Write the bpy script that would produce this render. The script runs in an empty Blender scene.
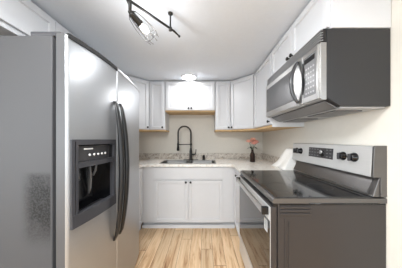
import bpy, bmesh, math, random
from mathutils import Vector, Matrix
random.seed(7)
R = math.radians
SC = bpy.context.scene
COL = SC.collection

# ------------------------------------------------------------ camera, world, lights, exposure
CAM_H = 1.25
cam_d = bpy.data.cameras.new('camera')
cam = bpy.data.objects.new('camera', cam_d); COL.objects.link(cam)
cam.location = (0, 0, CAM_H); cam.rotation_euler = (R(90), 0, 0)
cam_d.sensor_width = 36.0; cam_d.lens = 160.0 * 36.0 / 402.0
cam_d.shift_x = -3.0 / 402.0; cam_d.shift_y = 5.5 / 402.0
cam_d.clip_start = 0.05
SC.camera = cam

world = bpy.data.worlds.new('daylight'); SC.world = world
world.use_nodes = True
wb = world.node_tree.nodes['Background']
wb.inputs[0].default_value = (0.86, 0.94, 1.0, 1); wb.inputs[1].default_value = 0.74

def area(name, loc, rot, sx, sy, power, color=(1, 1, 1), shape='RECTANGLE', spread=180):
    l = bpy.data.lights.new(name, 'AREA'); l.shape = shape; l.size = sx; l.size_y = sy
    l.energy = power; l.color = color; l.spread = R(spread)
    o = bpy.data.objects.new(name, l); COL.objects.link(o); o.location = loc; o.rotation_euler = rot
    return o
area('added_panel_fill', (-0.4, 0.0, 2.150), (0, 0, 0), 0.62, 0.62, 11.5, (0.88, 0.95, 1.0))  # added overhead fill for the side-facing surfaces and floor
area('added_side_fill', (-4.0, -1.3, 1.15), (R(90), 0, R(-66)), 2.4, 1.9, 37, (0.90, 0.96, 1.0))  # added fill from the left to lift the right wall, no window built
# added broad fill light far behind the camera, no window there
area('added_rear_fill', (-0.2, -6.0, 1.2), (R(90), 0, 0), 3.4, 1.9, 14, (0.86, 0.95, 1.0))

SC.view_settings.view_transform = 'Standard'; SC.view_settings.look = 'None'
SC.view_settings.gamma = 1; SC.view_settings.use_curve_mapping = False
SC.view_settings.exposure = 1.74

# ------------------------------------------------------------ materials
def lin(c):
    return tuple(((v / 255) / 12.92 if v / 255 <= 0.04045 else ((v / 255 + 0.055) / 1.055) ** 2.4) for v in c) + (1,)

class NT:
    def __init__(s, name):
        s.m = bpy.data.materials.new(name); s.m.use_nodes = True
        s.t = s.m.node_tree; s.b = s.t.nodes['Principled BSDF']
    def n(s, typ, **kw):
        nd = s.t.nodes.new(typ)
        for k, v in kw.items():
            if k in nd.inputs.keys(): nd.inputs[k].default_value = v
            else: setattr(nd, k, v)
        return nd
    def l(s, a, b): s.t.links.new(a, b)
    def coords(s, scale=(1, 1, 1)):
        tc = s.n('ShaderNodeNewGeometry'); mp = s.n('ShaderNodeMapping'); mp.inputs['Scale'].default_value = scale
        s.l(tc.outputs['Position'], mp.inputs['Vector']); return mp.outputs['Vector']
    def ramp(s, fac, stops):
        r = s.n('ShaderNodeValToRGB'); el = r.color_ramp.elements
        while len(el) < len(stops): el.new(0.5)
        for e, (p, c) in zip(el, stops): e.position = p; e.color = c
        s.l(fac, r.inputs['Fac']); return r.outputs['Color']

def paint(name, c, rough=0.5, metal=0.0, var=0.03, scale=6.0, stretch=(1, 1, 1), rvar=0.05, bump=0.0, coat=0.0, spec=None):
    k = NT(name); v = k.coords(stretch)
    nz = k.n('ShaderNodeTexNoise', Scale=scale, Detail=4.0); k.l(v, nz.inputs['Vector'])
    a = lin(c); lo = tuple(x * (1 - var) for x in a[:3]) + (1,); hi = tuple(min(1, x * (1 + var)) for x in a[:3]) + (1,)
    k.l(k.ramp(nz.outputs['Fac'], [(0.3, lo), (0.7, hi)]), k.b.inputs['Base Color'])
    mr = k.n('ShaderNodeMapRange'); mr.inputs['To Min'].default_value = max(0.02, rough - rvar); mr.inputs['To Max'].default_value = rough + rvar
    k.l(nz.outputs['Fac'], mr.inputs['Value']); k.l(mr.outputs['Result'], k.b.inputs['Roughness'])
    k.b.inputs['Metallic'].default_value = metal
    if coat: k.b.inputs['Coat Weight'].default_value = coat; k.b.inputs['Coat Roughness'].default_value = 0.08
    if spec is not None: k.b.inputs['Specular IOR Level'].default_value = spec
    if bump:
        bp = k.n('ShaderNodeBump', Strength=bump, Distance=0.002); k.l(nz.outputs['Fac'], bp.inputs['Height']); k.l(bp.outputs['Normal'], k.b.inputs['Normal'])
    return k.m

def emit(name, c, s):
    k = NT(name); k.b.inputs['Base Color'].default_value = lin(c)
    k.b.inputs['Emission Color'].default_value = lin(c); k.b.inputs['Emission Strength'].default_value = s
    return k.m

M = {}
M['wall'] = paint('wall_paint', (210, 205, 196), 0.75, var=0.015, scale=30, bump=0.05)
M['ceiling'] = paint('ceiling_paint', (224, 230, 238), 0.9, var=0.01, scale=40, bump=0.05)
M['white'] = paint('cabinet_white', (209, 210, 213), 0.38, var=0.01, scale=8)
M['rawwood'] = paint('raw_birch', (196, 164, 120), 0.6, var=0.12, scale=9, stretch=(1, 6, 6))
M['black'] = paint('matte_black_metal', (22, 21, 21), 0.35, metal=0.3, var=0.05)
M['steel'] = paint('brushed_steel', (182, 181, 180), 0.30, metal=1.0, var=0.05, scale=5, stretch=(8, 1, 60), rvar=0.06)
M['steelv'] = paint('brushed_steel_fridge', (176, 178, 181), 0.42, metal=0.85, var=0.012, scale=4, stretch=(2, 2, 60), rvar=0.02)
M['panelsteel'] = paint('panel_steel', (204, 204, 204), 0.38, metal=0.5, var=0.02, scale=5, stretch=(1, 1, 40), rvar=0.03)
M['sinksteel'] = paint('sink_steel', (116, 115, 114), 0.45, metal=0.9, var=0.05, scale=20)
M['darksteel'] = paint('dark_steel', (112, 110, 109), 0.3, metal=0.9, var=0.05, scale=6)
M['charcoal'] = paint('charcoal_plastic', (46, 46, 49), 0.3, var=0.06, scale=8, coat=0.3)
M['glossblack'] = paint('gloss_black', (17, 17, 19), 0.12, var=0.1, scale=8)
M['handle'] = paint('handle_black', (24, 24, 25), 0.34, var=0.06, scale=8)
M['bezel'] = paint('bezel_grey', (56, 56, 60), 0.35, var=0.06, scale=8)
M['doorside'] = paint('door_side_paint', (66, 66, 68), 0.45, var=0.02)
M['midgrey'] = paint('grey_plastic', (80, 80, 84), 0.35, var=0.05, scale=8)
M['silverp'] = paint('silver_plastic', (176, 176, 178), 0.35, metal=0.6, var=0.03, scale=8)
M['mwside'] = paint('microwave_case_paint', (36, 36, 38), 0.42, var=0.06, scale=5)
M['rangeside'] = paint('range_side_enamel', (54, 50, 49), 0.34, metal=0.2, var=0.05, scale=4)
M['cooktop'] = paint('ceramic_glass', (44, 44, 45), 0.08, var=0.1, scale=60, rvar=0.02, spec=1.0)
M['cooktop'].node_tree.nodes['Principled BSDF'].inputs['IOR'].default_value = 1.8
M['ovenglass'] = paint('oven_glass', (24, 23, 23), 0.05, var=0.1, scale=5, rvar=0.02, spec=0.8)
M['mwglass'] = paint('microwave_window', (84, 84, 86), 0.1, var=0.06, scale=200, rvar=0.02, spec=0.7)
M['keypad'] = paint('keypad_grey', (104, 104, 106), 0.3, var=0.05, scale=8)
M['key'] = paint('key_white', (214, 214, 214), 0.4, var=0.02)
M['bulbon'] = emit('lit_bulb', (255, 252, 246), 6)
M['diffuser'] = emit('lit_diffuser', (255, 253, 248), 6)
M['cagewire'] = paint('brushed_nickel_dark', (66, 65, 64), 0.3, metal=0.9, var=0.05)
M['vase'] = paint('brown_glaze', (44, 30, 25), 0.6, var=0.15, scale=25, spec=0.2)
M['petal'] = paint('coral_petal', (250, 192, 172), 0.6, var=0.15, scale=60)
M['petal2'] = paint('pink_petal', (246, 176, 160), 0.6, var=0.15, scale=60)
M['leaf'] = paint('dark_leaf', (44, 66, 38), 0.5, var=0.2, scale=40)
M['towel'] = paint('white_cotton', (238, 236, 232), 0.9, var=0.03, scale=90, bump=0.6)
M['paper'] = paint('white_paper', (176, 176, 175), 0.7, var=0.02)
M['rubber'] = paint('black_gasket', (14, 14, 14), 0.7, var=0.1)

def floor_mat():
    k = NT('oak_plank_floor'); v = k.coords((1, 1, 1))
    sep = k.n('ShaderNodeSeparateXYZ'); k.l(v, sep.inputs[0])
    def math_(op, a, b=None):
        nd = k.n('ShaderNodeMath', operation=op)
        (k.l(a, nd.inputs[0]) if hasattr(a, 'is_output') else setattr(nd.inputs[0], 'default_value', a))
        if b is not None: (k.l(b, nd.inputs[1]) if hasattr(b, 'is_output') else setattr(nd.inputs[1], 'default_value', b))
        return nd.outputs[0]
    PW, PL = 0.125, 1.25
    xs = math_('DIVIDE', math_('ADD', sep.outputs['X'], 5.03), PW)
    row = math_('FLOOR', xs); fx = math_('FRACT', xs)
    w1 = k.n('ShaderNodeTexWhiteNoise', noise_dimensions='1D'); k.l(row, w1.inputs['W'])
    ys = math_('ADD', math_('DIVIDE', sep.outputs['Y'], PL), math_('MULTIPLY', w1.outputs['Value'], 3.7))
    seg = math_('FLOOR', ys); fy = math_('FRACT', ys)
    cb = k.n('ShaderNodeCombineXYZ'); k.l(row, cb.inputs[0]); k.l(seg, cb.inputs[1])
    w2 = k.n('ShaderNodeTexWhiteNoise', noise_dimensions='3D'); k.l(cb.outputs[0], w2.inputs['Vector'])
    # grain, shifted for each board
    off = k.n('ShaderNodeVectorMath', operation='SCALE'); k.l(w2.outputs['Color'], off.inputs[0]); off.inputs['Scale'].default_value = 9.0
    ad = k.n('ShaderNodeVectorMath', operation='ADD'); k.l(v, ad.inputs[0]); k.l(off.outputs[0], ad.inputs[1])
    mp = k.n('ShaderNodeMapping'); mp.inputs['Scale'].default_value = (14, 1.3, 1); k.l(ad.outputs[0], mp.inputs['Vector'])
    g1 = k.n('ShaderNodeTexNoise', Scale=1.6, Detail=6.0, Roughness=0.62, Distortion=0.7); k.l(mp.outputs[0], g1.inputs['Vector'])
    mp2 = k.n('ShaderNodeMapping'); mp2.inputs['Scale'].default_value = (80, 3.0, 1); k.l(ad.outputs[0], mp2.inputs['Vector'])
    g2 = k.n('ShaderNodeTexNoise', Scale=1.5, Detail=4.0); k.l(mp2.outputs[0], g2.inputs['Vector'])
    grain = k.ramp(g1.outputs['Fac'], [(0.28, lin((140, 98, 64))), (0.38, lin((188, 150, 112))), (0.50, lin((216, 186, 150))), (0.75, lin((228, 204, 174)))])
    fine = k.ramp(g2.outputs['Fac'], [(0.3, (0.88, 0.87, 0.85, 1)), (0.6, (1, 1, 1, 1))])
    tone = k.ramp(w2.outputs['Value'], [(0.0, (0.86, 0.84, 0.81, 1)), (0.5, (0.97, 0.955, 0.935, 1)), (1.0, (1.08, 1.06, 1.03, 1))])
    def mul(a, b):
        mx = k.n('ShaderNodeMix', data_type='RGBA', blend_type='MULTIPLY'); mx.inputs[0].default_value = 1
        k.l(a, mx.inputs[6]); k.l(b, mx.inputs[7]); return mx.outputs[2]
    c = mul(mul(grain, fine), tone)
    jx = math_('LESS_THAN', math_('MINIMUM', fx, math_('SUBTRACT', 1.0, fx)), 0.012)
    jy = math_('LESS_THAN', math_('MINIMUM', fy, math_('SUBTRACT', 1.0, fy)), 0.0016)
    j = math_('MAXIMUM', jx, jy)
    mx = k.n('ShaderNodeMix', data_type='RGBA'); k.l(j, mx.inputs[0]); k.l(c, mx.inputs[6]); mx.inputs[7].default_value = lin((110, 78, 52))
    k.l(mx.outputs[2], k.b.inputs['Base Color'])
    k.b.inputs['Roughness'].default_value = 0.42
    return k.m
M['floor'] = floor_mat()

def granite(name, base, tan, dark, gloss):
    k = NT(name); v = k.coords((1, 1, 1))
    n1 = k.n('ShaderNodeTexNoise', Scale=28.0, Detail=5.0, Roughness=0.7); k.l(v, n1.inputs['Vector'])
    vo = k.n('ShaderNodeTexVoronoi', Scale=75.0); k.l(v, vo.inputs['Vector'])
    c1 = k.ramp(n1.outputs['Fac'], [(0.36, lin(dark)), (0.46, lin(tan)), (0.56, lin(base)), (0.75, lin(tuple(min(255, x + 12) for x in base)))])
    c2 = k.ramp(vo.outputs['Color'], [(0.10, (0.52, 0.48, 0.45, 1)), (0.24, (0.86, 0.84, 0.82, 1)), (0.5, (1, 1, 1, 1))])
    mx = k.n('ShaderNodeMix', data_type='RGBA', blend_type='MULTIPLY'); mx.inputs[0].default_value = 0.9 if gloss > 0.25 else 0.4
    k.l(c1, mx.inputs[6]); k.l(c2, mx.inputs[7]); k.l(mx.outputs[2], k.b.inputs['Base Color'])
    k.b.inputs['Roughness'].default_value = gloss
    return k.m
M['granite'] = granite('granite_worktop_lit', (243, 241, 237), (238, 234, 228), (220, 212, 204), 0.18)  # same granite as the upstand, paled to imitate its grazing reflection
M['granite2'] = granite('granite_upstand', (204, 197, 187), (184, 174, 163), (136, 125, 115), 0.3)

def fridge_side_mat():
    k = NT('fridge_side_paint'); v = k.coords((1, 1, 1))
    sep = k.n('ShaderNodeSeparateXYZ'); k.l(v, sep.inputs[0])
    nz = k.n('ShaderNodeTexNoise', Scale=110.0, Detail=5.0, Roughness=0.7); k.l(v, nz.inputs['Vector'])
    nb = k.n('ShaderNodeTexNoise', Scale=9.0, Detail=3.0); k.l(v, nb.inputs['Vector'])
    # rubbed patch (scuff) with its own outline on the lower front half of the side
    def mr(s, a, b, c=0.0, d=1.0):
        m = k.n('ShaderNodeMapRange', interpolation_type='SMOOTHSTEP'); m.inputs['From Min'].default_value = a; m.inputs['From Max'].default_value = b
        m.inputs['To Min'].default_value = c; m.inputs['To Max'].default_value = d; k.l(s, m.inputs['Value']); return m.outputs['Result']
    def mm(op, a, b):
        nd = k.n('ShaderNodeMath', operation=op)
        for i, q in enumerate((a, b)):
            (k.l(q, nd.inputs[i]) if hasattr(q, 'is_output') else setattr(nd.inputs[i], 'default_value', q))
        return nd.outputs[0]
    mask = mm('MULTIPLY', mm('MULTIPLY', mr(sep.outputs['X'], -0.90, -0.82), mr(sep.outputs['X'], -0.738, -0.748)),
              mm('MULTIPLY', mr(sep.outputs['Z'], 0.70, 0.86), mr(sep.outputs['Z'], 1.10, 1.06)))
    spk = mm('MULTIPLY', mask, mm('MULTIPLY', mr(nz.outputs['Fac'], 0.38, 0.60, 0.6, 1.0), mr(nb.outputs['Fac'], 0.25, 0.5, 0.55, 1.0)))
    mx = k.n('ShaderNodeMix', data_type='RGBA'); k.l(spk, mx.inputs[0])
    mx.inputs[6].default_value = lin((68, 68, 70)); mx.inputs[7].default_value = lin((14, 14, 15))
    k.l(mx.outputs[2], k.b.inputs['Base Color']); k.b.inputs['Roughness'].default_value = 0.55; k.b.inputs['Specular IOR Level'].default_value = 0.22
    bp = k.n('ShaderNodeBump', Strength=0.12, Distance=0.002); k.l(nz.outputs['Fac'], bp.inputs['Height']); k.l(bp.outputs['Normal'], k.b.inputs['Normal'])
    return k.m
M['fridgeside'] = fridge_side_mat()

# ------------------------------------------------------------ geometry helpers (all in world metres)
class MB:
    def __init__(s): s.bm = bmesh.new()
    def _merge(s, b, mat=None):
        if mat is not None: bmesh.ops.transform(b, matrix=mat, verts=b.verts)
        me = bpy.data.meshes.new('tmp'); b.to_mesh(me); b.free(); s.bm.from_mesh(me); bpy.data.meshes.remove(me)
        return s
    def box(s, x0, x1, y0, y1, z0, z1, bev=0.0, seg=2, mat=None):
        b = bmesh.new(); bmesh.ops.create_cube(b, size=1)
        bmesh.ops.scale(b, vec=(abs(x1 - x0), abs(y1 - y0), abs(z1 - z0)), verts=b.verts)
        bmesh.ops.translate(b, vec=((x0 + x1) / 2, (y0 + y1) / 2, (z0 + z1) / 2), verts=b.verts)
        if bev: bmesh.ops.bevel(b, geom=list(b.edges), offset=bev, segments=seg, profile=0.5, affect='EDGES')
        return s._merge(b, mat)
    def prism(s, poly, z0, z1, bev=0.0, axis='z', mat=None):
        # axis 'z': poly of (x, y); axis 'y': poly of (x, z) extruded along y from z0 to z1
        b = bmesh.new()
        def P(p, t): return (p[0], p[1], t) if axis == 'z' else (p[0], t, p[1])
        lo = [b.verts.new(P(p, z0)) for p in poly]; hi = [b.verts.new(P(p, z1)) for p in poly]
        b.faces.new(lo); b.faces.new(hi); n = len(poly)
        for i in range(n): b.faces.new((lo[i], lo[(i + 1) % n], hi[(i + 1) % n], hi[i]))
        bmesh.ops.recalc_face_normals(b, faces=b.faces)
        if bev: bmesh.ops.bevel(b, geom=list(b.edges), offset=bev, segments=2, profile=0.5, affect='EDGES')
        return s._merge(b, mat)
    def tube(s, pts, r, seg=10, cap=True, squash=None):
        pts = [Vector(p) for p in pts]; n = len(pts); rs = r if isinstance(r, (list, tuple)) else [r] * n
        b = bmesh.new(); rings = []; up = None
        for i, p in enumerate(pts):
            t = (pts[min(i + 1, n - 1)] - pts[max(i - 1, 0)]).normalized()
            if up is None:
                up = Vector((0, 0, 1)) if abs(t.z) < 0.9 else Vector((0, 1, 0))
            a = t.cross(up).normalized(); c = a.cross(t).normalized(); up = c
            sq = squash or (1, 1)
            rings.append([b.verts.new(p + a * math.cos(2 * math.pi * k / seg) * rs[i] * sq[0] + c * math.sin(2 * math.pi * k / seg) * rs[i] * sq[1]) for k in range(seg)])
        for i in range(n - 1):
            for k in range(seg):
                b.faces.new((rings[i][k], rings[i][(k + 1) % seg], rings[i + 1][(k + 1) % seg], rings[i + 1][k]))
        if cap: b.faces.new(rings[0][::-1]); b.faces.new(rings[-1])
        for f in b.faces: f.smooth = len(f.verts) == 4
        bmesh.ops.recalc_face_normals(b, faces=b.faces)
        return s._merge(b)
    def lathe(s, prof, loc=(0, 0, 0), axis=(0, 0, 1), seg=20):
        b = bmesh.new(); rings = []
        for r, h in prof:
            rings.append([b.verts.new((max(r, 1e-5) * math.cos(2 * math.pi * k / seg), max(r, 1e-5) * math.sin(2 * math.pi * k / seg), h)) for k in range(seg)])
        for i in range(len(rings) - 1):
            for k in range(seg):
                f = b.faces.new((rings[i][k], rings[i][(k + 1) % seg], rings[i + 1][(k + 1) % seg], rings[i + 1][k])); f.smooth = True
        b.faces.new(rings[0][::-1]); b.faces.new(rings[-1])
        bmesh.ops.recalc_face_normals(b, faces=b.faces)
        q = Vector((0, 0, 1)).rotation_difference(Vector(axis).normalized())
        return s._merge(b, Matrix.Translation(loc) @ q.to_matrix().to_4x4())
    def ball(s, c, r, sub=2, scale=(1, 1, 1)):
        b = bmesh.new(); bmesh.ops.create_icosphere(b, subdivisions=sub, radius=r)
        bmesh.ops.scale(b, vec=scale, verts=b.verts); bmesh.ops.translate(b, vec=c, verts=b.verts)
        for f in b.faces: f.smooth = True
        return s._merge(b)
    def panel_door(s, w, h, t, fw, rec, mat):
        # framed door: u along +x, v along +z, outward -y, back at y=0
        b = bmesh.new(); bmesh.ops.create_cube(b, size=1)
        bmesh.ops.scale(b, vec=(w, t, h), verts=b.verts); bmesh.ops.translate(b, vec=(w / 2, -t / 2, h / 2), verts=b.verts)
        bmesh.ops.bevel(b, geom=list(b.edges), offset=0.0018, segments=1, affect='EDGES')
        f = [f for f in b.faces if f.normal.y < -0.99 and f.calc_area() > 0.5 * w * h][0]
        bmesh.ops.inset_region(b, faces=[f], thickness=fw, depth=0)
        bmesh.ops.inset_region(b, faces=[f], thickness=0.006, depth=-rec)
        return s._merge(b, mat)
    def build(s, name, mat, parent=None, label=None, cat=None, group=None, kind=None):
        vs = s.bm.verts
        lo = Vector([min(v.co[i] for v in vs) for i in range(3)]); hi = Vector([max(v.co[i] for v in vs) for i in range(3)])
        o0 = Vector(((lo.x + hi.x) / 2, (lo.y + hi.y) / 2, lo.z))
        bmesh.ops.translate(s.bm, vec=-o0, verts=list(vs))
        me = bpy.data.meshes.new(name); s.bm.to_mesh(me); s.bm.free()
        me.materials.append(mat)
        o = bpy.data.objects.new(name, me); COL.objects.link(o)
        WL[o.name] = o0
        if parent: o.parent = parent; o.location = o0 - WL[parent.name]
        else: o.location = o0
        return tag(o, label, cat, group, kind)
WL = {}
def tag(o, label=None, cat=None, group=None, kind=None):
    for k, v in (('label', label), ('category', cat), ('group', group), ('kind', kind)):
        if v: o[k] = v
    return o
def thing(name, loc, label, cat, group=None):
    o = bpy.data.objects.new(name, None); COL.objects.link(o); o.location = loc; o.empty_display_size = 0.1
    WL[o.name] = Vector(loc); return tag(o, label, cat, group)
def frame(p0, p1, z):
    u = Vector((p1[0] - p0[0], p1[1] - p0[1], 0)); a = math.atan2(u.y, u.x)
    return Matrix.Translation((p0[0], p0[1], z)) @ Matrix.Rotation(a, 4, 'Z'), u.length
def arc(c, r, a0, a1, n): return [(c[0] + r * math.cos(R(a0 + (a1 - a0) * i / n)), c[1] + r * math.sin(R(a0 + (a1 - a0) * i / n))) for i in range(n + 1)]

# ------------------------------------------------------------ the room
XL, XR, YB, ZC = -1.48, 1.05, 2.86, 2.19
YF = -6.5
MB().box(-4.2, 3.4, YF, YB + 0.1, -0.1, 0).build('floor', M['floor'], kind='structure')
MB().box(-4.2, 3.4, YF, YB + 0.1, ZC, ZC + 0.1).build('ceiling', M['ceiling'], kind='structure')
MB().box(XL - 0.1, XR + 0.1, YB, YB + 0.1, 0, ZC).build('wall_back', M['wall'], kind='structure')
MB().box(XR, XR + 0.1, 0.55, YB, 0, ZC).build('wall_right', M['wall'], kind='structure')
MB().box(XL - 0.1, XL, 0.55, YB, 0, ZC).build('wall_left', M['wall'], kind='structure')

# ------------------------------------------------------------ cabinets
DT = 0.02
def knob(parent, mat4, u, v):
    p = mat4 @ Vector((u, -DT, v)); ax = (mat4.to_3x3() @ Vector((0, -1, 0)))
    MB().lathe([(0.006, -0.002), (0.006, 0.010), (0.014, 0.015), (0.0155, 0.021), (0.012, 0.026), (0.0, 0.027)], p, ax, 16).build('knob', M['black'], parent, 'black round cabinet knob')
def door(root, p0, p1, z0, z1, u0, u1, knobs=(), fw=0.058, name='door', rec=0.012):
    m, L = frame(p0, p1, z0)
    m2 = m @ Matrix.Translation((u0, 0, 0))
    d = MB().panel_door(u1 - u0, z1 - z0, DT, fw, rec, m2).build(name, M['white'], root)
    for (u, v) in knobs: knob(d, m, u, v)
    return d
UT, UB = ZC - 0.010, 1.382
def wall_cab(poly, p0, p1, doors, label, z0=UB, zdoor=None, name='wall_cabinet', wood=True, group=None):
    cx = sum(p[0] for p in poly) / len(poly); cy = sum(p[1] for p in poly) / len(poly)
    t = thing(name, (cx, cy, z0), label, 'cabinet', group)
    MB().prism(poly, z0 + (0.024 if wood else 0), UT, 0.0015).build('carcass', M['white'], t)
    if wood: MB().prism(poly, z0, z0 + 0.024).build('bottom_panel', M['rawwood'], t, 'unpainted wooden bottom edge')
    zd = zdoor or z0 + 0.030
    for (u0, u1, kn) in doors: door(t, p0, p1, zd, UT - 0.022, u0, u1, [(ku, kv) for ku, kv in kn])
    return t
YU = 2.55           # fronts of the wall cabinets on the back wall
XUR, XUL = 0.717, -1.16
A0, A1 = -0.877, -0.622; B0, B1 = -0.618, 0.178; C0, C1 = 0.182, 0.43
G = 0.002
wall_cab([(A0 + G, YU), (A1, YU), (A1, YB - G), (A0 + G, YB - G)], (A0, YU), (A1, YU), [(0.02, 0.245, [(0.222, 0.03)])],
         'narrow white wall cabinet left of the sink, beside left corner cabinet')
wall_cab([(B0, YU), (B1, YU), (B1, YB - G), (B0, YB - G)], (B0, YU), (B1, YU), [(0.018, 0.394, [(0.374, 0.028)]), (0.400, 0.778, [(0.420, 0.028)])],
         'short white two-door wall cabinet above the sink and faucet', z0=1.69, zdoor=1.714)
wall_cab([(C0, YU), (C1 - G, YU), (C1 - G, YB - G), (C0, YB - G)], (C0, YU), (C1, YU), [(0.010, 0.228, [(0.205, 0.03)])],
         'narrow white wall cabinet right of the sink, beside right corner cabinet')
YD = 2.25
m_, LD = frame((C1, YU), (XUR, YD), 0)
wall_cab([(C1, YU), (XUR, YD), (XR - G, YD), (XR - G, YB - G), (C1, YB - G)], (C1, YU), (XUR, YD), [(0.014, LD - 0.014, [(0.04, 0.03)])],
         'white angled corner wall cabinet above the vase of coral flowers', name='corner_wall_cabinet')
m_, LD2 = frame((XUL, YD), (A0, YU), 0)
wall_cab([(XUL, YD), (A0, YU), (A0, YB - G), (XL + G, YB - G), (XL + G, YD)], (XUL, YD), (A0, YU), [(0.014, LD2 - 0.014, [(LD2 - 0.04, 0.03)])],
         'white angled corner wall cabinet half hidden by the refrigerator', name='corner_wall_cabinet')
MW0, MW1 = 0.895, 1.668
rwc = wall_cab([(XUR, MW1 + .02), (XR - G, MW1 + .02), (XR - G, YD - G), (XUR, YD - G)], (XUR, YD), (XUR, MW1), [(0.012, YD - MW1 - 0.012, [(YD - MW1 - 0.04, 0.03)])],
         'white single-door wall cabinet on right wall behind the microwave')
MB().box(XUR, XR - G, MW1 + G, MW1 + .0195, UB, UT, 0.001).build('end_panel', M['white'], rwc)
LM = MW1 - MW0
wall_cab([(XUR, MW0), (XR - G, MW0), (XR - G, MW1), (XUR, MW1)], (XUR, MW1), (XUR, MW0),
         [(0.012, LM / 2 - 0.002, [(LM / 2 - 0.026, 0.020)]), (LM / 2 + 0.002, LM - 0.012, [(LM / 2 + 0.026, 0.020)])],
         'white two-door wall cabinet directly above the microwave', z0=1.877, zdoor=1.889, wood=False)
# left wall: one above the fridge, one between it and the corner
wall_cab([(XL + G, 0.77), (XUL, 0.77), (XUL, 1.69), (XL + G, 1.69)], (XUL, 0.77), (XUL, 1.69),
         [(0.012, 0.458, [(0.43, 0.026)]), (0.462, 0.908, [(0.49, 0.026)])],
         'shallow white two-door wall cabinet above the refrigerator', z0=1.90, wood=False)
wall_cab([(XL + G, 1.69 + G), (XUL, 1.69 + G), (XUL, YD - G), (XL + G, YD - G)], (XUL, 1.69), (XUL, YD), [(0.012, 0.548, [(0.04, 0.03)])],
         'white wall cabinet on left wall hidden behind the refrigerator')

# ------------------------------------------------------------ base cabinets
BT = 0.872; TK = 0.086
YBF = 2.25          # carcass front, back run
XLF, XRF = -0.873, 0.437
def toe(root, *b): MB().box(*b).build('toe_kick', M['white'], root)
# sink base
t = thing('base_cabinet', (-0.21, 2.5, 0), 'white sink base cabinet with two doors and two black knobs', 'cabinet')
MB().box(XLF + 0.004, XRF - 0.004, YBF, 2.272, TK, BT, 0.001).box(XLF + 0.004, -0.855, 2.272, YB - G, TK, 0.70).box(0.415, XRF - 0.004, 2.272, YB - G, TK, 0.70).box(-0.855, 0.415, 2.272, YB - G, TK, TK + 0.02).build('carcass', M['white'], t)
toe(t, XLF + 0.004, XRF - 0.004, 2.290, 2.305, 0.0, TK)
MB().box(XLF + 0.004, XRF - 0.004, 2.252, 2.266, 0.0, 0.046, 0.002).build('floor_trim', M['white'], t)
S0, S1 = -0.70, 0.263; SM = (S0 + S1) / 2
MB().box(S0, S1, YBF - DT, YBF, 0.691, 0.858, 0.001).build('drawer_front', M['white'], t)
d = door(t, (S0, YBF), (S1, YBF), TK + 0.008, 0.680, 0.0, SM - S0 - 0.003, [(SM - S0 - 0.032, 0.562)])
d = door(t, (S0, YBF), (S1, YBF), TK + 0.008, 0.680, SM - S0 + 0.003, S1 - S0, [(SM - S0 + 0.032, 0.562)])
# right run between stove and corner
RY0 = 1.752
t = thing('base_cabinet', (0.74, 2.0, 0), 'white base cabinet with one black knob beside the far end of the stove', 'cabinet')
MB().box(XRF, XR - G, RY0, YBF - 0.002, TK, BT, 0.001).build('carcass', M['white'], t)
toe(t, XRF + 0.012, XRF + 0.03, RY0, YBF - 0.002, 0, TK)
door(t, (XRF, YBF - 0.03), (XRF, RY0 + 0.01), TK + 0.008, 0.858, 0.0, 0.45, [(0.20, 0.70)])
# left run between fridge and corner
t = thing('base_cabinet', (-1.17, 2.0, 0), 'white base cabinet left of the sink, mostly hidden by the refrigerator', 'cabinet')
MB().box(XL + G, XLF, 1.72, YBF - 0.002, TK, BT, 0.001).build('carcass', M['white'], t)
toe(t, XLF - 0.03, XLF - 0.012, 1.72, YBF - 0.002, 0, TK)
door(t, (XLF, 1.73), (XLF, YBF - 0.03), TK + 0.008, 0.858, 0.0, 0.49, [(0.04, 0.70)])

# ------------------------------------------------------------ countertop
CT0, CT1 = 0.874, 0.905
SX0, SX1, SY0, SY1 = -0.635, 0.165, 2.305, 2.635
CF = 2.205; CLX, CRX = -0.842, 0.405
t = thing('countertop', (-0.2, 2.5, CT0), 'speckled pale granite countertop around sink with granite upstand', 'countertop')
mb = MB()
r = 0.05
mb.box(SX0, SX1, CF, SY0, CT0, CT1)
mb.box(SX0, SX1, SY1, YB - G, CT0, CT1)
def fil(cx, cy, a0, a1, corner): return [corner] + arc((cx, cy), r, a0, a1, 8)
mb.prism([(CLX, CF), (SX0, CF), (SX0, YB - G), (XL + G, YB - G), (XL + G, 1.70), (CLX, 1.70)], CT0, CT1)
mb.prism([(SX1, CF), (CRX, CF), (CRX, RY0), (XR - G, RY0), (XR - G, YB - G), (SX1, YB - G)], CT0, CT1)
mb.prism(fil(CLX + r, CF - r, 180, 90, (CLX, CF)), CT0, CT1)
mb.prism(fil(CRX - r, CF - r, 90, 0, (CRX, CF)), CT0, CT1)
mb.build('slab', M['granite'], t)
mb = MB().box(XL + G, XR - G, YB - 0.022, YB - G, CT1, 1.005, 0.002).box(XR - 0.022, XR - G, RY0, YB - 0.023, CT1, 1.005, 0.002).box(XL + G, XL + 0.022, 1.70, YB - 0.023, CT1, 1.005, 0.002)
mb.build('backsplash', M['granite2'], t, 'grey-brown speckled granite upstand')

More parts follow.
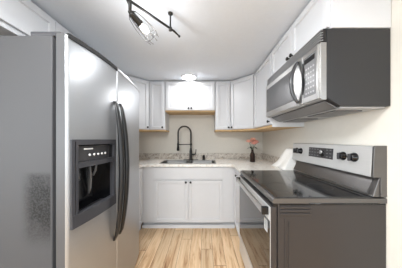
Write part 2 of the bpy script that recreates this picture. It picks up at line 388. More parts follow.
# sink
t = thing('kitchen_sink', ((SX0 + SX1) / 2, 2.47, 0.73), 'double-bowl stainless steel sink set in the countertop', 'sink')
mb = MB(); e = 0.014; zr = CT1 + 0.004; mx = (SX0 + SX1) / 2
mb.box(SX0 - e, SX1 + e, SY0 - e, SY0 + 0.012, CT1 + 0.0005, zr, 0.0015).box(SX0 - e, SX1 + e, SY1 - 0.012, SY1 + e, CT1 + 0.0005, zr, 0.0015)
mb.box(SX0 - e, SX0 + 0.012, SY0 + 0.012, SY1 - 0.012, CT1 + 0.0005, zr, 0.0015).box(SX1 - 0.012, SX1 + e, SY0 + 0.012, SY1 - 0.012, CT1 + 0.0005, zr, 0.0015)
mb.box(mx - 0.014, mx + 0.014, SY0 + 0.012, SY1 - 0.012, CT1 - 0.012, zr, 0.003)
mb.build('rim', M['sinksteel'], t)
def rrect(x0, x1, y0, y1, rr, n=6):
    return arc((x1 - rr, y1 - rr), rr, 0, 90, n) + arc((x0 + rr, y1 - rr), rr, 90, 180, n) + arc((x0 + rr, y0 + rr), rr, 180, 270, n) + arc((x1 - rr, y0 + rr), rr, 270, 360, n)
def bowl(x0, x1, y0, y1, z1, dep):
    m = MB(); b = m.bm; rings = []
    for (ins, z, rr) in ((0, z1, 0.05), (0.004, z1 - 0.01, 0.05), (0.012, z1 - dep + 0.04, 0.05), (0.03, z1 - dep + 0.008, 0.05), (0.06, z1 - dep, 0.04)):
        rings.append([b.verts.new((p[0], p[1], z)) for p in rrect(x0 + ins, x1 - ins, y0 + ins, y1 - ins, rr)])
    n = len(rings[0])
    for i in range(len(rings) - 1):
        for k in range(n):
            f = b.faces.new((rings[i][k], rings[i + 1][k], rings[i + 1][(k + 1) % n], rings[i][(k + 1) % n])); f.smooth = True
    b.faces.new(rings[-1])
    return m
for x0, x1 in ((SX0 + 0.004, mx - 0.012), (mx + 0.012, SX1 - 0.004)):
    b = bowl(x0, x1, SY0 + 0.004, SY1 - 0.004, CT1 - 0.002, 0.18).build('basin', M['sinksteel'], t)
    MB().lathe([(0.0, 0.0), (0.04, 0.0), (0.042, 0.003), (0.03, 0.004), (0.028, 0.002), (0.0, 0.002)], ((x0 + x1) / 2, 2.47, CT1 - 0.181)).build('drain', M['darksteel'], b)

# faucet
FX, FY = -0.222, 2.70
t = thing('kitchen_faucet', (FX, FY, CT1), 'black spring-neck pull-down kitchen faucet behind the sink', 'faucet')
MB().prism([(FX + p[0], FY + p[1]) for p in rrect(-0.125, 0.125, -0.03, 0.03, 0.028)], CT1, CT1 + 0.007, 0.001).build('deck_plate', M['black'], t)
MB().lathe([(0.029, 0.0), (0.029, 0.015), (0.024, 0.03), (0.024, 0.15), (0.02, 0.16), (0.016, 0.19), (0.013, 0.20)], (FX, FY, CT1 + 0.006)).build('body', M['black'], t)
ux, uy = math.cos(R(200)), math.sin(R(200))     # spout swings left, a little forward
SR = 0.108
def fp(s, z): return (FX + ux * s, FY + uy * s, z)
ztop = CT1 + 0.455
path = [fp(0, CT1 + 0.2 + (ztop - CT1 - 0.2) * i / 6) for i in range(7)] + [fp(SR - SR * math.cos(R(a)), ztop + SR * math.sin(R(a))) for a in range(12, 181, 12)] + [fp(2 * SR, ztop - 0.02 * i) for i in range(1, 9)]
hose = MB().tube(path, 0.0105, 10)
# spring coil round the hose
cl = [Vector(p) for p in path]; pts = []; turns = 46; N = turns * 8
seg_l = [(cl[i + 1] - cl[i]).length for i in range(len(cl) - 1)]; tot = sum(seg_l)
for q in range(N + 1):
    d_ = tot * q / N; i = 0
    while i < len(seg_l) - 1 and d_ > seg_l[i]: d_ -= seg_l[i]; i += 1
    tt = (cl[i + 1] - cl[i]).normalized(); p = cl[i] + tt * d_
    bn = Vector((-uy, ux, 0)); nn = tt.cross(bn)
    a = 2 * math.pi * q / 8
    pts.append(p + bn * math.cos(a) * 0.0145 + nn * math.sin(a) * 0.0145)
hose.tube(pts, 0.0032, 5)
hose.build('spring_hose', M['black'], t)
hz = path[-1][2]
MB().lathe([(0.013, 0.0), (0.016, -0.012), (0.017, -0.06), (0.022, -0.10), (0.023, -0.135), (0.019, -0.14), (0.0, -0.14)], (path[-1][0], path[-1][1], hz + 0.005)).build('spray_head', M['black'], t)
az = CT1 + 0.262
MB().tube([fp(0.0, az), fp(2 * SR, az)], 0.0075).lathe([(0.02, -0.014), (0.02, 0.014)], fp(0, az)).lathe([(0.02, -0.012), (0.02, 0.012)], fp(2 * SR, az)).build('support_arm', M['black'], t)
MB().tube([(FX + 0.02, FY - 0.002, CT1 + 0.09), (FX + 0.06, FY - 0.01, CT1 + 0.092)], 0.0135).tube([(FX + 0.066, FY - 0.011, CT1 + 0.085), (FX + 0.085, FY - 0.02, CT1 + 0.13), (FX + 0.088, FY - 0.024, CT1 + 0.18)], [0.012, 0.007, 0.006]).build('lever_handle', M['black'], t)
t = thing('soap_dispenser', (-0.005, 2.70, CT1), 'small black soap dispenser pump right of the faucet', 'dispenser')
MB().lathe([(0.026, 0), (0.026, 0.006), (0.023, 0.012), (0.023, 0.06), (0.024, 0.062), (0.012, 0.066), (0.0, 0.067)], (-0.005, 2.70, CT1)).build('collar', M['black'], t)
MB().lathe([(0.018, 0), (0.018, 0.014), (0.012, 0.018), (0, 0.018)], (-0.005, 2.70, CT1 + 0.066)).tube([(-0.005, 2.70, CT1 + 0.076), (-0.015, 2.65, CT1 + 0.078), (-0.016, 2.64, CT1 + 0.07)], 0.006).build('pump_head', M['black'], t)

# flowers
VX, VY = 0.745, 2.46
t = thing('bottle_vase', (VX, VY, CT1), 'slim brown bottle vase on the counter near the stove', 'vase')
MB().lathe([(0.028, 0), (0.036, 0.006), (0.038, 0.095), (0.035, 0.12), (0.021, 0.15), (0.017, 0.175), (0.020, 0.19), (0.013, 0.19), (0.011, 0.15), (0.0, 0.14)], (VX, VY, CT1)).build('body', M['vase'], t)
heads = [(-0.056, -0.012, 0.325, .042), (0.004, -0.022, 0.352, .043), (0.056, 0.004, 0.315, .041), (-0.014, 0.056, 0.325, .040), (0.002, -0.066, 0.296, .040)]
for i, (dx, dy, dz, rr) in enumerate(heads):
    lb = ['coral rose at left of the small bunch in the vase', 'tall coral rose at the top of the vase bunch', 'pink rose at right of the small bunch in the vase', 'coral rose at the back of the vase bunch', 'pink rose lowest at the front of the vase bunch'][i]
    f = thing('rose', (VX + dx * .1, VY + dy * .1, CT1 + 0.145), lb, 'flower', 'roses in the brown vase')
    top = Vector((VX + dx, VY + dy, CT1 + dz - rr * 0.6))
    MB().tube([(VX + dx * .05, VY + dy * .05, CT1 + 0.145), (VX + dx * .2, VY + dy * .2, CT1 + 0.20), top], 0.0025, 6).build('stem', M['leaf'], f)
    m = MB(); b = m.bm
    for ring, (cnt, rad, tilt) in enumerate(((5, 0.9, 62), (5, 0.68, 40), (4, 0.42, 20))):
        for q in range(cnt):
            a = 2 * math.pi * (q + 0.5 * ring) / cnt; mt = Matrix.Translation(top) @ Matrix.Rotation(a, 4, 'Z') @ Matrix.Rotation(R(tilt), 4, 'Y')
            g = [[None] * 4 for _ in range(4)]
            for u in range(4):
                for v in range(4):
                    s_ = (v / 3 - .5); hh = u / 3; wdt = rr * 1.1 * math.sin(math.pi * (0.15 + 0.72 * hh))
                    g[u][v] = b.verts.new(mt @ Vector((rr * 0.35 * (hh ** 2) - rr * 0.9 * s_ * s_ + 0.004, wdt * s_, rr * 1.25 * hh)))
            for u in range(3):
                for v in range(3):
                    fc = b.faces.new((g[u][v], g[u][v + 1], g[u + 1][v + 1], g[u + 1][v])); fc.smooth = True
    m.ball(top + Vector((0, 0, rr * .55)), rr * .5, 1, (1, 1, 1.1))
    m.build('bloom', M['petal' if i in (0, 1, 3) else 'petal2'], f)
    m = MB(); b = m.bm
    for q in range(2):
        a = math.atan2(dy, dx) + (q - .5) * 1.7; base = Vector((VX + dx * .35, VY + dy * .35, CT1 + 0.215 + 0.015 * q))
        L = 0.062; dirv = Vector((math.cos(a), math.sin(a), 0.25)); sd = Vector((-math.sin(a), math.cos(a), 0))
        row = []
        for u in range(6):
            h_ = u / 5; w_ = 0.017 * math.sin(math.pi * min(0.999, max(0.03, h_))); c_ = base + dirv * L * h_ + Vector((0, 0, -0.03 * h_ * h_))
            row.append((b.verts.new(c_ - sd * w_), b.verts.new(c_ + Vector((0, 0, -0.004))), b.verts.new(c_ + sd * w_)))
        for u in range(5):
            b.faces.new((row[u][0], row[u][1], row[u + 1][1], row[u + 1][0])); b.faces.new((row[u][1], row[u][2], row[u + 1][2], row[u + 1][1]))
    m.build('leaf', M['leaf'], f)

# folded white towel leaning on the right wall
def towel():
    m = MB(); b = m.bm; NU, NV = 20, 14; g = {}
    y0, y1 = 1.80, 2.10
    for i in range(NU + 1):
        for j in range(NV + 1):
            u = i / NU; v = j / NV
            y = y0 + (y1 - y0) * u + (0.05 * (1 - v) * (u - .3)); h = 0.235 - 0.10 * max(0, u - .45) / .55
            z = CT1 + 0.001 + h * v
            depth = 0.10 * (1 - v) ** 1.5 + 0.022 + 0.012 * math.sin(9 * u + 3 * v) * (1 - v * .6)
            g[i, j] = b.verts.new((XR - 0.026 - depth, y, z))
    bk = {}
    for i in range(NU + 1):
        for j in range(NV + 1):
            p = g[i, j].co; bk[i, j] = b.verts.new((XR - 0.024, p.y, p.z))
    for i in range(NU):
        for j in range(NV):
            f = b.faces.new((g[i, j], g[i + 1, j], g[i + 1, j + 1], g[i, j + 1])); f.smooth = True
            b.faces.new((bk[i, j], bk[i, j + 1], bk[i + 1, j + 1], bk[i + 1, j]))
    for i in range(NU):
        b.faces.new((g[i, 0], bk[i, 0], bk[i + 1, 0], g[i + 1, 0])); b.faces.new((g[i, NV], g[i + 1, NV], bk[i + 1, NV], bk[i, NV]))
    for j in range(NV):
        b.faces.new((g[0, j], g[0, j + 1], bk[0, j + 1], bk[0, j])); b.faces.new((g[NU, j], bk[NU, j], bk[NU, j + 1], g[NU, j + 1]))
    bmesh.ops.recalc_face_normals(b, faces=b.faces)
    return m
towel().build('tea_towel', M['towel'], None, 'white cloth bunched against right wall beside the stove', 'towel')

# ------------------------------------------------------------ refrigerator
def fx(y): return -0.613 - (0.40 if y < 1.05 else 0.17) * (y - 1.05) ** 2
FD0, FD1, FS = 0.755, 1.682, 1.130
FXB = -0.698                                    # back of the doors
DZ0, DZ1 = 0.06, 1.752
t = thing('refrigerator', (-1.05, 1.22, 0), 'stainless side-by-side refrigerator with ice and water dispenser', 'refrigerator')
MB().box(-1.44, -0.735, 0.775, 1.662, 0.02, 1.755, 0.004).build('case', M['fridgeside'], t, 'grey painted side with a dark scuffed patch')
MB().box(-0.735, -0.6985, 0.83, 1.645, 0.07, 1.735).build('gasket', M['rubber'], t)
MB().box(-1.36, -0.745, 0.80, 1.64, 0.0, 0.02).build('foot_rail', M['charcoal'], t)
MB().box(-0.735, -0.70, 0.79, 1.65, 0.005, 0.052, 0.003).build('base_grille', M['charcoal'], t)
MB().box(-0.845, -0.70, 0.777, 0.84, 1.755, 1.776, 0.004).build('hinge_cover', M['bezel'], t)
MB().box(-0.845, -0.70, 1.60, 1.658, 1.755, 1.776, 0.004).build('hinge_cover', M['bezel'], t)
def fdoor(y0, y1, hole=None):
    m = MB(); b = m.bm
    ys = [y0 + (y1 - y0) * i / 24 for i in range(25)]; ys[1:1] = [y0 + .004, y0 + .010]; ys[-1:-1] = [y1 - .010, y1 - .004]
    zs = [DZ0, DZ0 + .006, DZ1 - .006, DZ1]
    if hole:
        ys = [y for y in ys if all(abs(y - q) > .006 for q in hole[:2])] + list(hole[:2]); zs += list(hole[2:])
    ys = sorted(set(ys)); zs = sorted(zs)
    def off(y):
        d = min(y - y0, y1 - y); return 0.008 * (1 - math.sqrt(max(0, 1 - (1 - min(d, .010) / .010) ** 2)))
    def offz(z):
        d = min(z - DZ0, DZ1 - z); return 0.006 if d < 1e-5 else 0.0
    fr = {}; bk = {}
    for i, y in enumerate(ys):
        for j, z in enumerate(zs):
            fr[i, j] = b.verts.new((fx(y) - off(y) - offz(z), y, z)); bk[i, j] = b.verts.new((FXB, y, z))
    inh = lambda i, j: hole and ys[i] >= hole[0] - 1e-6 and ys[i + 1] <= hole[1] + 1e-6 and zs[j] >= hole[2] - 1e-6 and zs[j + 1] <= hole[3] + 1e-6
    for i in range(len(ys) - 1):
        for j in range(len(zs) - 1):
            if not inh(i, j):
                f = b.faces.new((fr[i, j], fr[i + 1, j], fr[i + 1, j + 1], fr[i, j + 1])); f.smooth = True
            b.faces.new((bk[i, j], bk[i, j + 1], bk[i + 1, j + 1], bk[i + 1, j]))
    I, J = len(ys) - 1, len(zs) - 1
    for i in range(I):
        b.faces.new((fr[i, 0], bk[i, 0], bk[i + 1, 0], fr[i + 1, 0])); b.faces.new((fr[i, J], fr[i + 1, J], bk[i + 1, J], bk[i, J]))
    for j in range(J):
        b.faces.new((fr[0, j], fr[0, j + 1], bk[0, j + 1], bk[0, j])).material_index = 1; b.faces.new((fr[I, j], bk[I, j], bk[I, j + 1], fr[I, j + 1])).material_index = 1
    return m
P0, P1, Q0, Q1 = 0.783, 1.088, 0.825, 1.240      # dispenser opening
fz = fdoor(FD0, FS - .002, (P0, P1, Q0, Q1)).build('freezer_door', M['steelv'], t)
rf = fdoor(FS + .002, FD1).build('fresh_food_door', M['steelv'], t)
for o_ in (fz, rf): o_.data.materials.append(M['doorside'])
def strip(y0, y1, z0, z1, a, b_, n=12):
    m = MB(); b = m.bm; vs = []
    for i in range(n + 1):
        y = y0 + (y1 - y0) * i / n; x = fx(y)
        vs.append([b.verts.new((x + b_, y, z0)), b.verts.new((x + b_, y, z1)), b.verts.new((x + a, y, z1)), b.verts.new((x + a, y, z0))])
    for i in range(n):
        for k in range(4): b.faces.new((vs[i][k], vs[i + 1][k], vs[i + 1][(k + 1) % 4], vs[i][(k + 1) % 4]))
    b.faces.new(vs[0]); b.faces.new(vs[-1][::-1]); bmesh.ops.recalc_face_normals(b, faces=b.faces)
    return m
def add(m1, m2):
    me = bpy.data.meshes.new('tmp'); m2.bm.to_mesh(me); m2.bm.free(); m1.bm.from_mesh(me); bpy.data.meshes.remove(me); return m1
strip(FD0 + .006, FS - .002, 1.735, 1.757, -0.06, 0.004).build('top_trim', M['rubber'], fz, 'dark trim along the top edge')
strip(FS + .002, FD1 - .006, 1.742, 1.757, -0.06, 0.003).build('top_trim', M['silverp'], rf)  # same trim as on the freezer door; silver colour paints in its reflection
# curved handles
def fhandle(y, parent):
    z0, z1 = 0.565, 1.51; pts = []; n = 28
    for i in range(n + 1):
        s_ = i / n; bow = math.sin(math.pi * s_) ** 0.6
        pts.append((fx(y) + 0.004 + 0.048 * bow, y + 0.0 * bow, z0 + (z1 - z0) * s_))
    m = MB()
    b = m.bm; rings = []
    for i, p in enumerate(pts):
        s_ = i / n; w = 0.012 + 0.011 * math.sin(math.pi * s_) ** 0.5; dp = 0.014 + 0.016 * math.sin(math.pi * s_) ** 0.7
        ring = []
        for k in range(12):
            a = 2 * math.pi * k / 12
            ring.append(b.verts.new((p[0] + dp * 0.6 * math.cos(a), p[1] + w * math.sin(a), p[2])))
        rings.append(ring)
    for i in range(n):
        for k in range(12):
            f = b.faces.new((rings[i][k], rings[i][(k + 1) % 12], rings[i + 1][(k + 1) % 12], rings[i + 1][k])); f.smooth = True
    b.faces.new(rings[0][::-1]); b.faces.new(rings[-1]); bmesh.ops.recalc_face_normals(b, faces=b.faces)
    m.build('handle', M['handle'], parent, 'dark curved full-height handle')
fhandle(1.092, fz); fhandle(1.166, rf)
# dispenser
bz = strip(P0 - .012, P1 + .012, Q1 - .018, Q1 + .010, -0.02, 0.008)
add(bz, strip(P0 - .012, P1 + .012, Q0 - .012, Q0 + .052, -0.02, 0.010))
add(bz, strip(P0 - .012, P0 + .020, Q0 + .052, Q1 - .018, -0.02, 0.008, 4)); add(bz, strip(P1 - .010, P1 + .012, Q0 + .052, Q1 - .018, -0.02, 0.008, 4))
disp = bz.build('dispenser', M['bezel'], t)
MB().box(FXB + .003, FXB + .006, P0 + .003, P1 - .003, Q0, Q1).box(FXB + .006, -0.632, P0 + .003, P0 + .008, Q0, Q1).box(FXB + .006, -0.632, P1 - .008, P1 - .003, Q0, Q1).box(FXB + .006, -0.64, P0 + .003, P1 - .003, Q0 + .001, Q0 + .006).build('recess', M['glossblack'], disp, 'black dispenser recess')
cp = strip(P0 + .022, P1 - .05, 1.135, Q1 - .024, -0.05, -0.004)
cp.build('control_panel', M['charcoal'], disp)
strip(P1 - .048, P1 - .012, 1.135, Q1 - .024, -0.05, -0.006).build('dark_window', M['glossblack'], disp)
strip(P0 + .022, P1 - .014, 1.105, 1.133, -0.07, 0.006).build('panel_lip', M['bezel'], disp)
for k in range(5):
    y = 0.880 + 0.030 * k
    MB().lathe([(0.007, 0), (0.007, 0.004), (0.005, 0.006), (0, 0.006)], (fx(y) - 0.006, y, 1.166), (1, 0.05, 0), 12).build('button', M['key'], disp, 'small pale round button')
strip(0.845, 0.90, 1.196, 1.203, -0.006, -0.002).build('badge', M['key'], disp)
MB().tube([(-0.662, 0.835, 1.10), (-0.668, 0.845, 1.05), (-0.68, 0.87, 1.03), (-0.69, 0.885, 1.06)], [0.007, 0.008, 0.007, 0.005], 8).build('ice_chute', M['keypad'], disp)
MB().tube([(-0.665, 0.93, 1.105), (-0.668, 0.94, 1.03), (-0.682, 0.955, 0.965), (-0.69, 0.955, 0.93)], [0.005, 0.007, 0.007, 0.005], 8, squash=(1.4, .6)).tube([(-0.665, 0.99, 1.105), (-0.672, 0.99, 1.06), (-0.685, 0.985, 1.03)], [0.005, 0.007, 0.007], 8).build('lever', M['keypad'], disp)
mb = MB().box(-0.715, -0.64, P0 + .015, P1 - .015, Q0 + .012, Q0 + .03, 0.004)
for k in range(7): mb.box(-0.712 + .01 * k, -0.708 + .01 * k, P0 + .02, P1 - .02, Q0 + .03, Q0 + .034)
mb.build('drip_tray', M['charcoal'], disp)

# ------------------------------------------------------------ range
SY_0, SY_1 = 0.918, 1.742
t = thing('range', (0.72, 1.33, 0), 'stainless electric range with black glass cooktop against right wall', 'stove')
mb = MB().box(0.424, 1.047, SY_0, SY_1, 0.03, 0.882, 0.004)
for z in (0.862, 0.842, 0.822): mb.box(0.436, 0.612, SY_0 - 0.007, SY_0 + .004, z - .007, z + .007, 0.003)
for ins in (0.0, 0.022): mb.box(0.462 + ins, 0.470 + ins, SY_0 - .005, SY_0 + .003, 0.08, 0.800 - ins, 0.003)
mb.build('body', M['rangeside'], t)
for x in (0.48, 0.98):
    for y in (SY_0 + .06, SY_1 - .06):
        MB().lathe([(0.018, 0), (0.018, 0.012), (0.012, 0.014), (0.012, 0.035)], (x, y, 0)).build('foot', M['black'], t)
rim = MB().prism([(0.392, 0.888), (0.398, 0.884), (1.046, 0.884), (1.046, 0.912), (0.404, 0.912), (0.394, 0.904)], SY_0 - .004, SY_1, 0, 'y').build('cooktop_rim', M['darksteel'], t)
ck = MB().box(0.412, 0.985, SY_0 + .010, SY_1 - .008, 0.9125, 0.9165, 0.0012).build('cooktop', M['cooktop'], t)
mr_ = MB()
def annulus(m, c, r0, r1, z):
    b = m.bm; n = 40
    v0 = [b.verts.new((c[0] + r0 * math.cos(2 * math.pi * k / n), c[1] + r0 * math.sin(2 * math.pi * k / n), z)) for k in range(n)]
    v1 = [b.verts.new((c[0] + r1 * math.cos(2 * math.pi * k / n), c[1] + r1 * math.sin(2 * math.pi * k / n), z)) for k in range(n)]
    for k in range(n): b.faces.new((v0[k], v1[k], v1[(k + 1) % n], v0[(k + 1) % n]))
for c, rr in (((0.555, 1.13), .105), ((0.555, 1.53), .085), ((0.815, 1.13), .078), ((0.815, 1.53), .10)):
    m2 = MB(); annulus(m2, c, rr - .002, rr, 0.9169); m2.build('burner_ring', M['midgrey'], ck)
mb = MB()
mb.tube([(0.60, SY_0 - .006, 0.883), (1.0, SY_0 - .006, 0.883)], 0.0035, 6).box(0.43, 1.035, SY_0 - .006, SY_0, 0.8765, 0.8805)
mb.build('trim_strip', M['glossblack'], t)
# back guard: lower dark slope and upper silver control panel
bg = MB().prism([(0.972, 0.9165), (1.012, 1.03), (1.0, 1.045), (1.0, 1.196), (1.044, 1.196), (1.044, 0.9165)], SY_0 + .004, SY_1 - .002, 0.003, 'y').build('back_guard', M['darksteel'], t)
MB().prism([(0.962, 0.934), (0.975, 0.931), (1.011, 1.022), (1.005, 1.026)], SY_0 + .03, SY_1 - .02, 0, 'y').build('lower_panel', M['darksteel'], bg)
MB().box(0.968, 0.976, SY_0 + .012, SY_1 - .004, 0.920, 0.928, 0.002).build('edge_strip', M['steel'], bg)
MB().prism([(0.969, 1.032), (0.966, 1.040), (0.977, 1.205), (0.985, 1.212), (1.046, 1.212), (1.046, 1.198), (0.998, 1.198), (0.998, 1.032)], SY_0 + .010, SY_1 + .010, 0.001, 'y').build('control_panel', M['panelsteel'], bg)
MB().prism([(0.967, 1.032), (0.976, 1.207), (0.985, 1.214), (1.049, 1.214), (1.049, 0.92), (1.014, 0.92), (1.012, 1.032)], SY_0 - .002, SY_0 + .010, 0.0015, 'y').build('end_cap', M['darksteel'], bg)
def pf(z): return 0.966 + (z - 1.04) * (0.011 / 0.165)
PANEL_AX = (-1, 0, 0.066)
for y in (1.672, 1.605, 1.118, 1.035):
    z = 1.135
    k_ = MB().lathe([(0.030, -0.002), (0.030, 0.004), (0.025, 0.008), (0.023, 0.026), (0.020, 0.030), (0.0, 0.030)], (pf(z), y, z), PANEL_AX, 24).build('knob', M['glossblack'], t)
    MB().box(pf(z) - 0.042, pf(z) - 0.026, y - .0065, y + .0065, z - .023, z + .023, 0.003).build('grip', M['charcoal'], k_)
dz0, dz1, dy0, dy1 = 1.098, 1.180, 1.205, 1.480
dp = MB().prism([(pf(dz0) - .003, dz0), (pf(dz1) - .003, dz1), (pf(dz1) + .004, dz1), (pf(dz0) + .004, dz0)], dy0, dy1, 0, 'y').build('display', M['charcoal'], t)
MB().lathe([(0.026, 0), (0.026, 0.004), (0.020, 0.005), (0.0, 0.005)], (pf(1.135) - .003, 1.315, 1.135), PANEL_AX, 20).build('dial', M['glossblack'], dp)
MB().lathe([(0.017, 0), (0.017, 0.002), (0.0, 0.002)], (pf(1.147) - .008, 1.325, 1.147), PANEL_AX, 16).build('dial_face', M['silverp'], dp)
for i in range(8):
    for j in range(3):
        y = dy0 + .022 + i * 0.034; z = dz0 + .016 + j * 0.026
        if 1.28 < y < 1.35: continue
        MB().box(pf(z) - .0045, pf(z) - .0025, y - .009, y + .009, z - .0035, z + .0035).build('key', M['keypad'], dp)
# oven door
DX0, DX1 = 0.384, 0.420
od = MB().box(DX0, DX1, SY_0 + .002, SY_1 - .004, 0.235, 0.862, 0.005).build('oven_door', M['rangeside'], t)
MB().box(DX0 - .0015, DX0 + .003, SY_0 + .006, SY_1 - .008, 0.239, 0.858, 0.001).build('front_skin', M['panelsteel'], od, 'brushed steel front skin')
MB().box(DX0 - .0025, DX0 + .004, SY_0 + .010, SY_1 - .03, 0.252, 0.775, 0.001).build('oven_window', M['ovenglass'], od)
mb = MB().box(0.342, 0.362, SY_0 + .045, SY_1 - .05, 0.806, 0.846, 0.008, 3)
mb.build('handle', M['steel'], od)
for y in (SY_0 + .03, SY_1 - .052):
    MB().box(0.344, DX0 + .002, y, y + .022, 0.803, 0.849, 0.004).build('handle_bracket', M['glossblack'], od)
mb = MB()
for i in range(22): mb.box(DX0 + .002, DX0 + .006, SY_0 + .06 + i * .031, SY_0 + .08 + i * .031, 0.866, 0.876)
MB().box(DX0 + .012, 0.424, SY_0 + .004, SY_1 - .004, 0.864, 0.880).build('vent_gap', M['glossblack'], t)
mb.bm.free()
st = MB().box(DX0 - .0034, DX0 - .0026, 0.962, 1.012, 0.690, 0.760).build('sticker', M['paper'], od, 'white paper sticker on the glass')
for k in range(5): MB().box(DX0 - .0038, DX0 - .0033, 0.968, 1.004 - .006 * (k % 2), 0.702 + .011 * k, 0.706 + .011 * k).build('printed_line', M['midgrey'], st)
sd = MB().box(DX0 + .004, DX1, SY_0 + .002, SY_1 - .004, 0.045, 0.225, 0.005).build('storage_drawer', M['rangeside'], t)
MB().box(DX0 + .0015, DX0 + .006, SY_0 + .006, SY_1 - .008, 0.049, 0.221, 0.001).build('front_skin', M['panelsteel'], sd, 'brushed steel front skin')

# ------------------------------------------------------------ microwave
MX = 0.642; Y0, Y1 = MW0 + .002, MW1 - .002
t = thing('microwave', (0.85, 1.29, 1.436), 'stainless over-the-range microwave oven with dark grey case', 'microwave')
MB().prism([(0.690, 1.873), (0.690, 1.484), (0.765, 1.438), (1.046, 1.438), (1.046, 1.873)], Y0, Y1, 0.002, 'y').build('case', M['mwside'], t, 'dark grey painted case')
# vent grille on top of the front
gv = MB().prism([(0.664, 1.800), (0.690, 1.800), (0.690, 1.873), (0.668, 1.873)], Y0 + .002, Y1, 0, 'y').build('vent_grille', M['glossblack'], t)
for k in range(5):
    z = 1.803 + k * 0.0145
    MB().prism([(0.650 + .001 * k, z), (0.668, z + .003), (0.668, z + .007), (0.650 + .001 * k, z + .0055)], Y0, Y1, 0, 'y').build('slat', M['silverp'], gv)
fp_ = MB().prism([(0.662, 1.474), (0.688, 1.474), (0.688, 1.797), (0.655, 1.797), (0.655, 1.482)], Y0, Y1, 0.002, 'y').build('front_frame', M['steel'], t)
MD0 = 1.045
md = MB().box(MX, 0.656, MD0, Y1 - .004, 1.480, 1.794, 0.004).build('door', M['steel'], t)
MB().box(MX - .0008, MX + .003, 1.142, Y1 - .027, 1.527, 1.756, 0.0005).build('window_seal', M['charcoal'], md)
MB().box(MX - .0018, MX + .004, 1.15, Y1 - .035, 1.535, 1.748, 0.0005).build('window', M['mwglass'], md)
pts = []
for i in range(25):
    s_ = i / 24; pts.append((MX - 0.002 - 0.042 * math.sin(math.pi * s_) ** .7, 1.088 + 0.012 * math.sin(math.pi * s_), 1.500 + 0.275 * s_))
MB().tube(pts, [0.010 + .004 * math.sin(math.pi * i / 24) for i in range(25)], 10).build('handle', M['charcoal'], md)
pn = MB().box(MX + .001, 0.656, Y0 + .008, MD0 - .003, 1.480, 1.794, 0.004).build('control_panel', M['steel'], t)
MB().box(MX - .001, MX + .004, Y0 + .022, MD0 - .012, 1.515, 1.765, 0.0015).build('keypad', M['keypad'], pn)
MB().box(MX - .0025, MX + .002, Y0 + .030, MD0 - .022, 1.722, 1.752, 0.001).build('display', M['glossblack'], pn)
for i in range(4):
    for j in range(6):
        y = Y0 + .040 + i * 0.022; z = 1.535 + j * 0.030
        MB().box(MX - .0025, MX, y - .006, y + .006, z - .005, z + .005, 0.001).build('key', M['silverp'], pn)
# dark crescent beside the keypad
cr = [(1.033 - .034 * math.sin(math.pi * i / 12) * 0.6, 1.54 + 0.20 * i / 12) for i in range(13)]
m = MB(); b = m.bm
va = [b.verts.new((MX - .003, 1.042, z)) for (y, z) in cr]; vb = [b.verts.new((MX - .003, y, z)) for (y, z) in cr]
vc = [b.verts.new((MX + .002, 1.042, z)) for (y, z) in cr]; vd = [b.verts.new((MX + .002, y, z)) for (y, z) in cr]
for i in range(12):
    b.faces.new((va[i], vb[i], vb[i + 1], va[i + 1])); b.faces.new((vc[i], vc[i + 1], vd[i + 1], vd[i])); b.faces.new((vb[i], vd[i], vd[i + 1], vb[i + 1])); b.faces.new((va[i], va[i + 1], vc[i + 1], vc[i]))
b.faces.new((va[0], vc[0], vd[0], vb[0])); b.faces.new((va[-1], vb[-1], vd[-1], vc[-1]))
m.build('keypad_crescent', M['glossblack'], pn)
# underside
un = MB().box(0.775, 1.03, Y0 + .012, Y1 - .012, 1.428, 1.438, 0.002).build('bottom_plate', M['silverp'], t, 'pale metal underside')
for y0 in (0.98, 1.36):
    MB().box(0.80, 0.97, y0, y0 + .26, 1.423, 1.4285, 0.001).build('grease_filter', M['midgrey'], un)
MB().prism([(0.700, 1.4735), (0.705, 1.466), (0.765, 1.430), (0.772, 1.438)], Y0 + .03, Y1 - .03, 0, 'y').build('lower_intake', M['keypad'], t)

# ------------------------------------------------------------ ceiling light and track light
LX, LY = -0.225, 2.40
t = thing('ceiling_light', (LX, LY, ZC - .03), 'round flush ceiling light glowing above the sink cabinets', 'ceiling light')
MB().lathe([(0.115, 0), (0.115, -0.006), (0.105, -0.012), (0.100, -0.012), (0.100, 0)], (LX, LY, ZC - .001), seg=32).build('trim_ring', M['white'], t)
MB().lathe([(0.099, -0.004), (0.099, -0.011), (0.07, -0.015), (0.0, -0.016)], (LX, LY, ZC - .001), seg=32).build('diffuser', M['diffuser'], t)
area('ceiling_light_lamp', (LX, LY, ZC - .035), (0, 0, 0), 0.18, 0.18, 1.4, (0.97, 0.98, 1.0), 'DISK')

PX, PY, PS = -0.4, 0.0, 0.33  # invented ceiling fixture around the added overhead fill
t = thing('added_fill_panel', (PX, PY, 2.155), 'added square white fill light panel with slim frame, out of view', 'ceiling light')
mb = MB(); q_ = PS + .03
mb.box(PX - q_, PX + q_, PY - q_, PY - PS, 2.155, ZC - .0005, .002).box(PX - q_, PX + q_, PY + PS, PY + q_, 2.155, ZC - .0005, .002)
mb.box(PX - q_, PX - PS, PY - PS, PY + PS, 2.155, ZC - .0005, .002).box(PX + PS, PX + q_, PY - PS, PY + PS, 2.155, ZC - .0005, .002)
mb.build('fill_panel_frame', M['white'], t)
MB().box(PX - PS + .001, PX + PS - .001, PY - PS + .001, PY + PS - .001, 2.162, 2.170).build('fill_panel_diffuser', M['diffuser'], t)
RZ = CAM_H + 0.825
t = thing('track_light', (-0.44, 0.95, RZ), 'nickel track light with a wire-cage lamp hanging from the ceiling', 'light')
ra, rb = Vector((-0.438, 0.955, RZ)), Vector((-0.25, 1.19, RZ)); dr = (rb - ra).normalized()
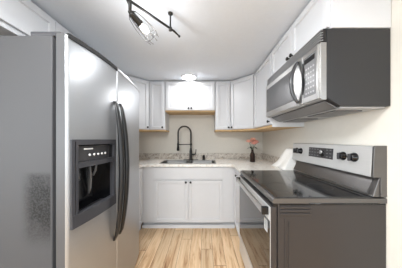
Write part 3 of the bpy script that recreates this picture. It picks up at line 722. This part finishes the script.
MB().tube([ra - dr * 0.55, ra, rb, rb + dr * 0.035, rb + dr * 0.085 + Vector((0, 0, -.012))], [0.008, 0.008, 0.008, 0.008, 0.006], 8).ball(rb + dr * .088 + Vector((0, 0, -.013)), 0.010, 2).build('rail', M['cagewire'], t)
for p in (rb, ra - dr * 0.30):
    MB().lathe([(0.018, 0), (0.018, -0.008), (0.008, -0.012), (0.006, -0.02), (0.006, -0.105), (0.013, -0.108), (0.013, -0.13), (0.0, -0.13)], (p.x, p.y, ZC - .0005), seg=14).build('standoff', M['cagewire'], t)
hj = ra - dr * .02
J = Vector((-0.442, 0.955, CAM_H + 0.761))
MB().tube([hj, Vector((J.x, J.y, J.z + .045)), J], [0.010, 0.011, 0.009], 8).ball(J, 0.012, 2).build('stem', M['cagewire'], t)
ax = Vector((0.48, 0.80, -0.34)).normalized()
MB().lathe([(0.010, 0), (0.017, 0.008), (0.019, 0.02), (0.019, 0.065), (0.022, 0.07), (0.022, 0.078), (0.0, 0.078)], J, ax, 14).build('socket', M['cagewire'], t)
q = Vector((0, 0, 1)).rotation_difference(ax); mt = Matrix.Translation(J) @ q.to_matrix().to_4x4()
cg = MB(); nw = 7
for k in range(nw):
    a = 2 * math.pi * k / nw; pr = [(0.014, 0.004), (0.030, 0.02), (0.042, 0.06), (0.050, 0.12), (0.048, 0.165), (0.038, 0.20)]
    cg.tube([mt @ Vector((r_ * math.cos(a), r_ * math.sin(a), h_)) for r_, h_ in pr], 0.0017, 5)
for r_, h_ in ((0.048, 0.165),):
    cg.tube([mt @ Vector((r_ * math.cos(2 * math.pi * k / 20), r_ * math.sin(2 * math.pi * k / 20), h_)) for k in range(21)], 0.0014, 5)
cg.build('wire_cage', M['cagewire'], t)
MB().lathe([(0.011, 0.076), (0.012, 0.085), (0.018, 0.10), (0.020, 0.115), (0.016, 0.132), (0.008, 0.14), (0.0, 0.142)], J, ax, 16).build('bulb', M['bulbon'], t)
pl = bpy.data.lights.new('track_bulb', 'POINT'); pl.energy = 1.1; pl.shadow_soft_size = 0.045; pl.color = (0.95, 0.97, 1.0)
po = bpy.data.objects.new('track_bulb', pl); COL.objects.link(po); po.location = J + ax * 0.168
